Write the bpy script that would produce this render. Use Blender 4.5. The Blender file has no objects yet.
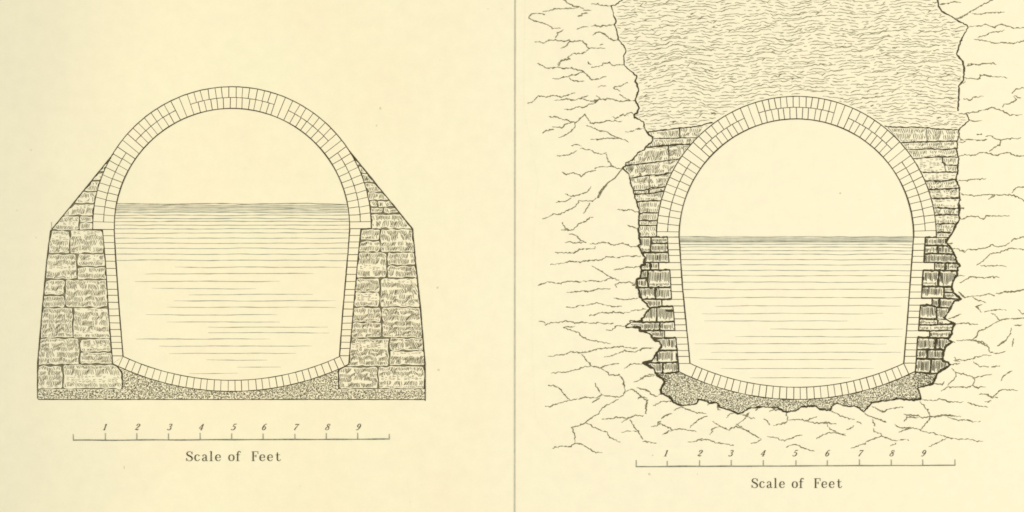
import bpy, math, random
from mathutils import Vector, noise

U = 0.01                     # one hundredth of the sheet's unit: drawing coordinates -> metres
SC = bpy.context.scene
COL = SC.collection
rng = random.Random(7)

# ------------------------------------------------------------------ materials
def paper_material():
    m = bpy.data.materials.new('aged_paper'); m.use_nodes = True
    nt = m.node_tree; nt.nodes.clear()
    N = nt.nodes.new; L = nt.links.new
    out = N('ShaderNodeOutputMaterial'); bs = N('ShaderNodeBsdfPrincipled')
    bs.inputs['Roughness'].default_value = 0.9
    bs.inputs['Specular IOR Level'].default_value = 0.1
    geo = N('ShaderNodeNewGeometry')
    def nz(scale, detail, rough=0.5):
        n = N('ShaderNodeTexNoise'); n.inputs['Scale'].default_value = scale
        n.inputs['Detail'].default_value = detail; n.inputs['Roughness'].default_value = rough
        L(geo.outputs['Position'], n.inputs['Vector']); return n
    # large warm and greenish toning of the old sheet
    big = nz(0.9, 4, .6)
    r1 = N('ShaderNodeValToRGB'); L(big.outputs['Fac'], r1.inputs['Fac'])
    r1.color_ramp.elements[0].position = 0.3; r1.color_ramp.elements[1].position = 0.7
    r1.color_ramp.elements[0].color = PAPER_WARM + (1,)
    r1.color_ramp.elements[1].color = PAPER_COOL + (1,)
    # the sheet is tanned towards its outer (left) margin, paler on the right half
    sep = N('ShaderNodeSeparateXYZ'); L(geo.outputs['Position'], sep.inputs[0])
    wig = nz(0.8, 2)
    wm = N('ShaderNodeMath'); wm.operation = 'MULTIPLY_ADD'; wm.inputs[1].default_value = 1.2
    L(wig.outputs['Fac'], wm.inputs[0]); L(sep.outputs['X'], wm.inputs[2])
    mr = N('ShaderNodeMapRange'); mr.interpolation_type = 'SMOOTHSTEP'
    mr.inputs['From Min'].default_value = -4.9; mr.inputs['From Max'].default_value = -2.6
    mr.inputs['To Min'].default_value = 1.0; mr.inputs['To Max'].default_value = 0.0
    L(wm.outputs[0], mr.inputs['Value'])
    mx = N('ShaderNodeMix'); mx.data_type = 'RGBA'
    L(mr.outputs[0], mx.inputs['Factor']); L(r1.outputs['Color'], mx.inputs['A'])
    mx.inputs['B'].default_value = PAPER_EDGE + (1,)
    mr2 = N('ShaderNodeMapRange'); mr2.interpolation_type = 'SMOOTHSTEP'
    mr2.inputs['From Min'].default_value = -1.2; mr2.inputs['From Max'].default_value = 1.6
    L(wm.outputs[0], mr2.inputs['Value'])
    mxr = N('ShaderNodeMix'); mxr.data_type = 'RGBA'
    mr2.inputs['To Max'].default_value = 0.8
    L(mr2.outputs[0], mxr.inputs['Factor']); L(mx.outputs['Result'], mxr.inputs['A'])
    mxr.inputs['B'].default_value = PAPER_RIGHT + (1,)
    # fine fibre grain and faint blotches
    g1 = nz(38, 4, 0.7); g2 = nz(7, 5, 0.65)
    def mul(src, noise_node, amt):
        mr = N('ShaderNodeMapRange'); mr.inputs['From Min'].default_value = 0.25; mr.inputs['From Max'].default_value = 0.75
        mr.inputs['To Min'].default_value = 1 - amt; mr.inputs['To Max'].default_value = 1 + amt
        L(noise_node.outputs['Fac'], mr.inputs['Value'])
        v = N('ShaderNodeVectorMath'); v.operation = 'SCALE'
        L(src, v.inputs[0]); L(mr.outputs[0], v.inputs['Scale']); return v.outputs[0]
    c = mul(mxr.outputs['Result'], g1, 0.016)
    c = mul(c, g2, 0.028)
    L(c, bs.inputs['Base Color'])
    bp = N('ShaderNodeBump'); bp.inputs['Strength'].default_value = 0.04; bp.inputs['Distance'].default_value = 0.01
    L(g1.outputs['Fac'], bp.inputs['Height']); L(bp.outputs[0], bs.inputs['Normal'])
    L(bs.outputs[0], out.inputs[0])
    return m

def ink_material(name, a, b):
    m = bpy.data.materials.new(name); m.use_nodes = True
    nt = m.node_tree; bs = nt.nodes['Principled BSDF']
    bs.inputs['Roughness'].default_value = 0.8; bs.inputs['Specular IOR Level'].default_value = 0.1
    geo = nt.nodes.new('ShaderNodeNewGeometry')
    n = nt.nodes.new('ShaderNodeTexNoise'); n.inputs['Scale'].default_value = 16; n.inputs['Detail'].default_value = 4
    nt.links.new(geo.outputs['Position'], n.inputs['Vector'])
    r = nt.nodes.new('ShaderNodeValToRGB')
    r.color_ramp.elements[0].position = 0.3; r.color_ramp.elements[1].position = 0.72
    r.color_ramp.elements[0].color = a + (1,); r.color_ramp.elements[1].color = b + (1,)
    nt.links.new(n.outputs['Fac'], r.inputs['Fac']); nt.links.new(r.outputs['Color'], bs.inputs['Base Color'])
    return m

PAPER_WARM = (0.768, 0.682, 0.462)
PAPER_COOL = (0.760, 0.704, 0.470)
PAPER_EDGE = (0.645, 0.602, 0.425)
PAPER_RIGHT = (0.768, 0.709, 0.505)
PAPER = paper_material()
INK = ink_material('brown_black_ink', (0.040, 0.033, 0.015), (0.095, 0.080, 0.040))
PALE = ink_material('pale_grey_ink', (0.40, 0.39, 0.275), (0.50, 0.49, 0.35))
GREY = ink_material('grey_ink', (0.175, 0.185, 0.145), (0.30, 0.31, 0.235))
THIN = ink_material('thin_brown_ink', (0.105, 0.095, 0.047), (0.25, 0.225, 0.13))
STAIN = ink_material('foxing_stain', (0.52, 0.46, 0.30), (0.66, 0.60, 0.41))
MATS = [PAPER, INK, GREY, PALE, STAIN, THIN]
P_, I_, G_, L_, S_, T_ = 0, 1, 2, 3, 4, 5

# ------------------------------------------------------------------ geometry helpers (drawing coordinates, y down)
INK_Z = 0.0045
_k = [0]
class MB:
    def __init__(s): s.v, s.f, s.m = [], [], []
    def fill(s, poly, z, mat=P_):
        p = []
        for q in poly:
            if not p or (abs(q[0]-p[-1][0]) + abs(q[1]-p[-1][1])) > 0.02: p.append(q)
        if len(p) > 2 and abs(p[0][0]-p[-1][0]) + abs(p[0][1]-p[-1][1]) < 0.02: p.pop()
        if len(p) < 3: return
        a = sum(p[i][0]*p[(i+1) % len(p)][1] - p[(i+1) % len(p)][0]*p[i][1] for i in range(len(p)))
        if a > 0: p = p[::-1]
        n = len(s.v); s.v += [(x, y, z) for x, y in p]
        s.f.append(list(range(n, n+len(p)))); s.m.append(mat)
    def line(s, pts, w=0.7, mat=I_, taper=0.0):
        """one pen stroke: a ribbon of ink; w is one width or one per point; taper thins both ends"""
        P = []
        W = list(w) if isinstance(w, (list, tuple)) else [w]*len(pts)
        WW = []
        for q, ww in zip(pts, W):
            if not P or abs(q[0]-P[-1][0]) + abs(q[1]-P[-1][1]) > 1e-3: P.append(q); WW.append(ww)
        n = len(P)
        if n < 2: return
        if taper:
            for i in range(n):
                t = i/(n-1); e = min(t, 1-t)*2
                WW[i] *= (1-taper) + taper*min(1, e*1.6)
        _k[0] += 1
        z = INK_Z + (_k[0] % 1500)*1.2e-6
        b = len(s.v)
        for i in range(n):
            a, c = P[max(0, i-1)], P[min(n-1, i+1)]
            dx, dy = c[0]-a[0], c[1]-a[1]; l = math.hypot(dx, dy) or 1
            nx, ny = -dy/l, dx/l
            k = 1.0
            if 0 < i < n-1:
                e = (P[i][0]-P[i-1][0], P[i][1]-P[i-1][1]); el = math.hypot(*e) or 1
                k = min(1.6, 1/max(0.4, abs(e[0]/el*dx/l + e[1]/el*dy/l)))
            h = WW[i]*k/2
            s.v.append((P[i][0]+nx*h, P[i][1]+ny*h, z)); s.v.append((P[i][0]-nx*h, P[i][1]-ny*h, z))
        for i in range(n-1):
            q = b+2*i
            s.f.append([q, q+2, q+3, q+1]); s.m.append(mat)
    def build(s, name, parent=None, loc=(0, 0)):
        ox, oy = loc
        me = bpy.data.meshes.new(name)
        # every face must look up at the reader
        me.from_pydata([((x-ox)*U, (oy-y)*U, z) for x, y, z in s.v], [], s.f)
        used = sorted(set(s.m)); idx = {k: i for i, k in enumerate(used)}
        for k in used: me.materials.append(MATS[k])
        for p, k in zip(me.polygons, s.m): p.material_index = idx[k]
        me.update()
        flip = [p.index for p in me.polygons if p.normal.z < 0]
        if flip:
            import bmesh
            bm = bmesh.new(); bm.from_mesh(me); bm.faces.ensure_lookup_table()
            bmesh.ops.reverse_faces(bm, faces=[bm.faces[i] for i in flip]); bm.to_mesh(me); bm.free()
        o = bpy.data.objects.new(name, me); COL.objects.link(o)
        if parent is not None: o.parent = parent
        else: o.location = ((ox-512)*U, (256-oy)*U, 0)
        return o

def tag(o, label, cat, group=None, kind=None):
    o['label'] = label; o['category'] = cat
    if group: o['group'] = group
    if kind: o['kind'] = kind
    return o
def empty(name, loc, label, cat, group=None):
    o = bpy.data.objects.new(name, None); COL.objects.link(o)
    o.location = ((loc[0]-512)*U, (256-loc[1])*U, 0); o.empty_display_size = 0.1
    return tag(o, label, cat, group)

def T(ox, oy, pts): return [(ox+x/8, oy+y/8) for x, y in pts]
def nz(x, y, s=0.0): return noise.noise(Vector((x, y, s)))
def resample(pts, step):
    out = [pts[0]]
    for a, b in zip(pts, pts[1:]):
        d = math.hypot(b[0]-a[0], b[1]-a[1]); n = max(1, int(round(d/step)))
        for i in range(1, n+1):
            t = i/n; out.append((a[0]+(b[0]-a[0])*t, a[1]+(b[1]-a[1])*t))
    return out
def smooth(pts, closed=False):
    if len(pts) < 3: return pts
    out = [] if closed else [pts[0]]
    n = len(pts)
    for i in range(n if closed else n-1):
        a, b = pts[i], pts[(i+1) % n]
        out.append((a[0]*.75+b[0]*.25, a[1]*.75+b[1]*.25)); out.append((a[0]*.25+b[0]*.75, a[1]*.25+b[1]*.75))
    if not closed: out.append(pts[-1])
    return out
def wob(pts, amp=0.3, step=1.6, freq=0.35):
    s = rng.uniform(0, 500); r = resample(pts, step); out = []
    for i, (x, y) in enumerate(r):
        k = 1.0
        out.append((x+amp*nz(i*step*freq, s)*k, y+amp*nz(i*step*freq, s+77)*k))
    return out
def wvar(n, w, var=0.35, f=0.5):
    s = rng.uniform(0, 500)
    return [w*(1+var*1.6*nz(i*f, s)) for i in range(n)]
def rough(mb, pts, w, amp=0.3, var=0.4, step=1.5, mat=I_, taper=0.0):
    p = wob(pts, amp, step); mb.line(p, wvar(len(p), w, var), mat, taper)

def inside(poly, x, y):
    c = False; n = len(poly); j = n-1
    for i in range(n):
        xi, yi = poly[i]; xj, yj = poly[j]
        if (yi > y) != (yj > y) and x < (xj-xi)*(y-yi)/(yj-yi)+xi: c = not c
        j = i
    return c
def edge_dist(poly, x, y):
    d = 1e9; n = len(poly)
    for i in range(n):
        ax, ay = poly[i]; bx, by = poly[(i+1) % n]
        ex, ey = bx-ax, by-ay; l = ex*ex+ey*ey
        t = 0 if l == 0 else max(0, min(1, ((x-ax)*ex+(y-ay)*ey)/l))
        d = min(d, math.hypot(x-ax-t*ex, y-ay-t*ey))
    return d
def area(p): return abs(sum(p[i][0]*p[(i+1) % len(p)][1]-p[(i+1) % len(p)][0]*p[i][1] for i in range(len(p))))/2
def clip(subject, conv):
    """Sutherland-Hodgman: subject polygon cut by a convex one"""
    a = sum(conv[i][0]*conv[(i+1) % len(conv)][1]-conv[(i+1) % len(conv)][0]*conv[i][1] for i in range(len(conv)))
    if a < 0: conv = conv[::-1]
    out = subject
    for i in range(len(conv)):
        A, B = conv[i], conv[(i+1) % len(conv)]
        def sd(p): return (B[0]-A[0])*(p[1]-A[1])-(B[1]-A[1])*(p[0]-A[0])
        src, out = out, []
        for j in range(len(src)):
            p, q = src[j-1], src[j]; dp, dq = sd(p), sd(q)
            if dq >= 0:
                if dp < 0: t = dp/(dp-dq); out.append((p[0]+(q[0]-p[0])*t, p[1]+(q[1]-p[1])*t))
                out.append(q)
            elif dp >= 0:
                t = dp/(dp-dq); out.append((p[0]+(q[0]-p[0])*t, p[1]+(q[1]-p[1])*t))
        if not out: return []
    return out
def arc(cx, cy, r, t0, t1, n=60):
    """angles in degrees from straight up, clockwise"""
    return [(cx+r*math.sin(math.radians(t0+(t1-t0)*i/n)), cy-r*math.cos(math.radians(t0+(t1-t0)*i/n))) for i in range(n+1)]
def at_y(path, y):
    """x of a path at height y"""
    for a, b in zip(path, path[1:]):
        if min(a[1], b[1])-1e-6 <= y <= max(a[1], b[1])+1e-6 and a[1] != b[1]:
            return a[0]+(b[0]-a[0])*(y-a[1])/(b[1]-a[1])
    return path[0][0] if abs(path[0][1]-y) < abs(path[-1][1]-y) else path[-1][0]

# ------------------------------------------------------------------ engraved textures
def hatch(mb, poly, w=0.42, sp=1.3, margin=0.8, upright=False, blank=0.22):
    """wavy bands of short upright strokes, as an engraver cuts rough stone"""
    xs = [p[0] for p in poly]; ys = [p[1] for p in poly]
    x0, x1, y0, y1 = min(xs), max(xs), min(ys), max(ys)
    sd = rng.uniform(0, 900)
    def ok(x, y): return inside(poly, x, y) and edge_dist(poly, x, y) > margin
    y = y0+rng.uniform(0.3, 0.9)
    while y < y1:
        h = rng.uniform(3.6, 7.0) if not upright else rng.uniform(8, 15)
        flat = (not upright) and rng.random() < 0.15
        if flat: h *= 0.8
        tilt = rng.uniform(-0.25, 0.25) if not upright else rng.uniform(-.06, .06)
        x = x0; run = rng.uniform(3, 14); gap = 0
        A = rng.uniform(0.5, 1.6) if not upright else 0.4
        while x < x1:
            yy = y+A*2*nz(x*0.13, y*0.21, sd)
            if run > 0:
                if flat:
                    n = max(1, int(h/1.25))
                    for q in range(n):
                        l = rng.uniform(1.2, 3.4); a = (x, yy+q*1.25+rng.uniform(-.2, .2)); b = (x+l, a[1]+rng.uniform(-.5, .5))
                        if rng.random() < 0.8 and ok(*a) and ok(*b): mb.line([a, ((a[0]+b[0])/2, (a[1]+b[1])/2-rng.uniform(-.2, .4)), b], w*rng.uniform(.7, 1.1), T_)
                    adv = 3.6
                else:
                    l = h*rng.uniform(0.7, 1.0)
                    a = (x+rng.uniform(-.15, .15), yy+rng.uniform(-.4, .4)); b = (a[0]+tilt*l, a[1]+l)
                    # walk down and keep what lies inside
                    seg = []
                    for q in range(8):
                        t = q/7; p = (a[0]+(b[0]-a[0])*t+(0.35 if upright else .6)*math.sin(t*3.4+x*.45)*(.5 if upright else 1), a[1]+(b[1]-a[1])*t)
                        if ok(*p): seg.append(p)
                        elif len(seg) > 1: break
                        else: seg = []
                    if len(seg) > 1: mb.line(seg, w*rng.uniform(.75, 1.2), I_ if upright or rng.random() < .3 else T_, 0.25)
                    adv = sp*rng.uniform(.85, 1.15)
                run -= adv; x += adv
                if run <= 0: gap = rng.uniform(0.8, 3.2) if rng.random() < blank*3 else 0.2
            else:
                x += gap; run = rng.uniform(4, 15)
                if rng.random() < 0.35: tilt = rng.uniform(-0.3, 0.3) if not upright else tilt
        y += h*(1.0 if not upright else 1.02)

def stipple(mb, poly, dens=0.30, w=0.5, dark=None):
    """concrete: a mass of tiny curled strokes"""
    xs = [p[0] for p in poly]; ys = [p[1] for p in poly]
    st = 1/math.sqrt(dens); spots = []
    yy = min(ys)
    while yy < max(ys):
        xx = min(xs)
        while xx < max(xs):
            spots.append((xx+rng.uniform(-.48, .48)*st, yy+rng.uniform(-.48, .48)*st)); xx += st
        yy += st
    for x, y in spots:
        if not inside(poly, x, y): continue
        a = rng.uniform(0, 6.28); l = rng.uniform(0.75, 1.7); c = rng.uniform(-1.9, 1.9)
        x -= math.cos(a)*l*.6; y -= math.sin(a)*l*.6
        pts = []
        for i in range(4):
            pts.append((x, y)); x += math.cos(a)*l/2; y += math.sin(a)*l/2; a += c/2
        if not all(inside(poly, *p) for p in pts): continue
        ww = w*rng.uniform(.6, 1.25)
        if dark and dark(x, y): ww *= 1.5
        mb.line(pts, ww, I_ if rng.random() < .55 else T_)

# ------------------------------------------------------------------ stones
def stone(poly, parent, loc, z, outline=0.55, inset=0.35, hw=0.42, sp=1.3, upright=False, wobble=0.45, blank=0.22, round_=True, rs=3.0, wf=.28):
    if len(poly) < 3 or area(poly) < 2.5: return
    p = resample(poly+[poly[0]], rs)[:-1]
    if round_: p = smooth(smooth(p, True), True)[::2]
    cx = sum(q[0] for q in p)/len(p); cy = sum(q[1] for q in p)/len(p)
    sd = rng.uniform(0, 999); out = []
    for i, (x, y) in enumerate(p):
        d = math.hypot(x-cx, y-cy) or 1
        k = inset/d
        out.append((x-(x-cx)*k+wobble*nz(x*wf, y*wf, sd), y-(y-cy)*k+wobble*nz(x*wf, y*wf, sd+50)))
    mb = MB(); mb.fill(out, z)
    o = out+[out[0]]
    if outline: mb.line(o, wvar(len(o), outline, 0.5, 0.3))
    hatch(mb, out, hw, sp, 0.75, upright, blank)
    return mb.build('stone_block', parent, loc)

# ------------------------------------------------------------------ brick rings
def brick_arch(parent, loc, cx, cy, ri, rm, ro, groups, foot_l, foot_r):
    """groups: (start, end, n outer bricks, n inner bricks) of the two-row stretches; full-depth headers lie between them.
    foot_l / foot_r: heights of the springing"""
    mb = MB()
    tl = -90-math.degrees(math.asin((foot_l-cy)/ro)); tr = 90+math.degrees(math.asin((foot_r-cy)/ro))
    tli = -90-math.degrees(math.asin((foot_l-cy)/ri)); tri = 90+math.degrees(math.asin((foot_r-cy)/ri))
    mb.fill(arc(cx, cy, ro, tl, tr, 90)+arc(cx, cy, ri, tri, tli, 90), 0.0030)
    mb.line(wob(arc(cx, cy, ro, tl, tr, 120), .18, 3), wvar(160, .85, .2)[:len(wob(arc(cx, cy, ro, tl, tr, 120), 0, 3))])
    mb.line(wob(arc(cx, cy, ri, tli, tri, 120), .12, 3), wvar(400, 1.05, .3, .1)[:len(wob(arc(cx, cy, ri, tli, tri, 120), 0, 3))])
    def radial(t, r0, r1, t2=None, w=.58):
        t2 = t if t2 is None else t2
        j = rng.uniform(-.12, .12)
        a = (cx+r0*math.sin(math.radians(t+j)), cy-r0*math.cos(math.radians(t+j)))
        b = (cx+r1*math.sin(math.radians(t2-j)), cy-r1*math.cos(math.radians(t2-j)))
        mb.line(wob([a, b], .12, 3), w*rng.uniform(.75, 1.15))
    for (t0, t1, no, ni) in groups:
        a = wob(arc(cx, cy, rm, t0, t1, 40), .2, 3); mb.line(a, wvar(len(a), .62, .3))
        for i in range(no+1): radial(t0+(t1-t0)*i/no+(rng.uniform(-.22, .22) if 0 < i < no else 0), rm if 0 < i < no else ri, ro)
        for i in range(1, ni): radial(t0+(t1-t0)*i/ni+rng.uniform(-.22, .22)+(.35 if no == ni and no > 8 and abs(t0) < 30 else 0), ri, rm)
    for g, h in zip(groups, groups[1:]): radial((g[1]+h[0])/2, ri, ro, None, .5)
    # the header courses the arch stands on
    mb.line([(cx-ro, foot_l), (cx-ri, foot_l)], .7); mb.line([(cx+ri, foot_r), (cx+ro, foot_r)], .7)
    mb.build('brick_arch', parent, loc)

def lining(parent, loc, inner, outer, joints, headers=(), w_out=0.85, w_head=1.2):
    """side wall of the conduit, one brick thick; headers: (index of the joint above, x of its outer end)"""
    hd = dict(headers); path = []
    mb = MB()
    ys = joints
    prev = None; poly_out = []
    for i in range(len(ys)-1):
        xo = (lambda y: hd[i]) if i in hd else (lambda y: at_y(outer, y))
        poly_out += [(xo(ys[i]), ys[i]), (xo(ys[i+1]), ys[i+1])]
    poly_in = [p for p in inner]
    mb.fill(poly_in+[(outer[-1][0], outer[-1][1])]+poly_out[::-1], 0.0030)
    a = wob(inner, .15, 3); mb.line(a, wvar(len(a), 1.15, .2, .2))
    for i, y in enumerate(ys):
        xi = at_y(inner, y); xa = at_y(outer, y)
        if i in hd: xa = hd[i]
        if i-1 in hd: xa = hd[i-1]
        mb.line(wob([(xi, y+rng.uniform(-.15, .15)), (xa, y+rng.uniform(-.15, .15))], .12, 3), .62*rng.uniform(.8, 1.15))
    if w_out:
        for a, b in zip(poly_out[::2], poly_out[1::2]): mb.line([a, b], (w_head if headers else w_out)*rng.uniform(.7, 1.15))
        for i, x in hd.items():
            mb.line([(x, ys[i]), (at_y(outer, ys[i]), ys[i])], w_head); mb.line([(x, ys[i+1]), (at_y(outer, ys[i+1]), ys[i+1])], w_head)
        mb.line([poly_out[-1], outer[-1]], w_out)
    mb.build('brick_lining', parent, loc)

def invert(parent, loc, cx, cy, ri, ro, hi_l, hi_r, ho_l, ho_r, n):
    """the curved brick floor; hi_* / ho_* are the corner points on its upper and lower faces"""
    mb = MB()
    def th(p): return 180-math.degrees(math.atan2(p[0]-cx, p[1]-cy))
    a0, a1, b0, b1 = th(hi_l), th(hi_r), th(ho_l), th(ho_r)
    up = arc(cx, cy, ri, a0, a1, 60); dn = arc(cx, cy, ro, b0, b1, 60)
    mb.fill(up+dn[::-1], 0.0034)
    a = wob(up, .12, 3); mb.line(a, wvar(len(a), .75, .25))
    a = wob(dn, .15, 3); mb.line(a, wvar(len(a), .95, .35))
    for i in range(1 if cx > 500 else 0, n+1):
        t = a0+(a1-a0)*i/n+(rng.uniform(-.09, .09) if 0 < i < n else 0)
        p = arc(cx, cy, ri, t, t, 1)[0]; q = arc(cx, cy, ro, t, t, 1)[0]
        mb.line([p, q], .6*rng.uniform(.7, 1.2))
    mb.build('brick_invert', parent, loc)
    return dn

def water(label, loc, poly, lines, left, right, band=()):
    mb = MB(); mb.fill(poly, 0.0024)
    for y, a, b, w in lines:
        a_ = at_y(left, y)+.6 if a is None else a; b_ = at_y(right, y)-.6 if b is None else b
        s = rng.uniform(0, 999); p = []
        n = max(4, int((b_-a_)/4))
        for i in range(n+1):
            x = a_+(b_-a_)*i/n
            p.append((x, y+(.9*nz(x*.022, s)+.6*nz(x*.06, s+9))*min(1, w*1.1)))
        W = wvar(n+1, w*.88, .5, .4)
        for i in range(n+1):
            if a is not None and i < 5: W[i] *= (.35+.13*i)
            if b is not None and n-i < 5: W[i] *= (.35+.13*(n-i))
        mb.line(p, W, T_ if w > .745 else G_)
    for y in band:
        s = rng.uniform(0, 999); x = at_y(left, y)+.5; xe = at_y(right, y)-.5
        n = 50; p = [(x+(xe-x)*i/n, y+.22*nz(i*.2, s)) for i in range(n+1)]
        mb.line(p, wvar(n+1, .55, .4, .3), L_ if rng.random() < .72 else G_)
    return tag(mb.build('water', None, loc), label, 'water', None, 'structure')

# ================================================================== the sheet of paper
mb = MB()
X0, X1, Y0, Y1 = -500, 1524, -500, 1012
nx, ny = 24, 18
mb.fill([(X0, Y0), (X1, Y0), (X1, Y1), (X0, Y1)], 0.0)
mb.v += [(X0, Y0, -.03), (X1, Y0, -.03), (X1, Y1, -.03), (X0, Y1, -.03)]
# (the fill above was stored counter to reading order: rebuild the four edges from the two rectangles)
top = mb.f[0]; names = {tuple(mb.v[i][:2]): i for i in top}; low = {tuple(mb.v[i][:2]): i for i in range(4, 8)}
cs = [(X0, Y0), (X1, Y0), (X1, Y1), (X0, Y1)]
for a, b in zip(cs, cs[1:]+cs[:1]): mb.f.append([names[a], names[b], low[b], low[a]]); mb.m.append(P_)
mb.f.append([low[c] for c in cs]); mb.m.append(P_)
for (x, y, r, e) in [(380.3, 108.3, 1.1, 1.3), (438.6, 369.8, 1.3, .8), (124.2, 467.5, .55, 3.2), (437.5, 287.5, 1.0, 1.2), (192.6, 366, .9, .6),
                     (231.3, 369.3, .6, .7), (649.3, 474.2, 1.2, 1.1), (36, 237.5, 1.0, 1.0), (31, 150, 1.0, 1.0), (797.2, 362.3, 1.1, 1.1), (652.5, 455.3, .9, .8),
                     (539.6, 150, .8, 1), (376.5, 125.5, .8, 1.4), (28, 145, .5, .5), (548.7, 205.6, 1.1, .4), (697.5, 474, .35, 2.2), (488, 9, .8, .7), (502, 9, .6, .6),
                     (100, 310, .6, .5), (250, 160, .5, .4), (470, 210, .6, .6), (860, 200, .5, .5), (990, 490, .6, .5), (590, 490, .5, .5), (440, 60, .6, .5), (77, 60, .5, .6), (17, 210.4, 1.0, .5), (840.2, 193.2, 1.2, .8), (300, 486, .6, .6), (410, 502, .6, .6), (421, 485, .5, .6)]:
    mb.fill([(x+r*math.cos(t*.7)*(1+.3*nz(t, x)), y+r*e*math.sin(t*.7)*(1+.3*nz(t, y))) for t in range(9)], 0.0006, S_)
paper = mb.build('paper', None, (512, 256))
# closed box: make its lower and side faces look outward
import bmesh
bm = bmesh.new(); bm.from_mesh(paper.data); bm.faces.ensure_lookup_table()
low_faces = [f for f in bm.faces if f.calc_center_median().z < -.02]
for f in low_faces:
    if f.normal.z > 0: f.normal_flip()
bm.to_mesh(paper.data); bm.free()
tag(paper, 'yellowed sheet of old paper carrying both engraved drawings', 'paper', None, 'structure')

mb = MB()
p = [(515.1-.1*t/10+.12*nz(t*.5, 3), -60+57.2*t/5) for t in range(56)]
mb.line(p, wvar(len(p), 1.15, .16, .6), L_)
tag(mb.build('divider_line', None, (515, 256)), 'thin vertical grey line ruled between the two drawings', 'ruled line')

# ================================================================== left drawing
LC = (232.0, 399.0)
left = empty('aqueduct_section', LC, 'left drawing, arched brick aqueduct between battered stone abutments with sloping shoulders', 'aqueduct drawing', 'cross sections of brick aqueducts')
cx, cy, RI, RM, RO = 232.0, 226.0, 117.6, 128.5, 139.2
SEG = [(-88.2, -55.3, 10, 10), (-48.6, -26.0, 7, 7), (-18.8, 19.2, 13, 13), (26.0, 48.6, 7, 7), (55.3, 88.1, 10, 10)]
brick_arch(left, LC, cx, cy, RI, RM, RO, SEG, 229.5, 228.7)
Lin = [(114.2, 229.5), (115.7, 258), (119.6, 314), (123.1, 356.2)]
Lout = [(102.5, 229.7), (105.4, 260), (108.8, 314), (112.8, 363.6)]
LJ = [229.6, 235.75, 242.5, 248.5, 254.5, 261.25, 268.5, 275.4, 281.9, 289.4, 295.25, 302.25, 309, 315.6, 322.9, 329.4, 336.25, 342.5, 348.5, 355.8]
lining(left, LC, Lin, Lout, LJ)
Rin = [(349.8, 228.7), (348.25, 250), (342.6, 314), (339.6, 356.2)]
Rout = [(360.9, 228.75), (357.75, 260), (353, 314), (348.7, 364)]
RJ = [228.75, 235.5, 241.9, 247.9, 254.6, 261, 267.25, 274.4, 281.5, 289.4, 295.25, 302.1, 309, 316.25, 323.1, 329.6, 335.9, 342.25, 348.5, 355.6]
lining(left, LC, Rin, Rout, RJ)
dnL = invert(left, LC, 231.5, 122.5, 257.8, 268.9, (123.1, 356.4), (340, 356.4), (113, 364), (349, 364), 33)

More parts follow.
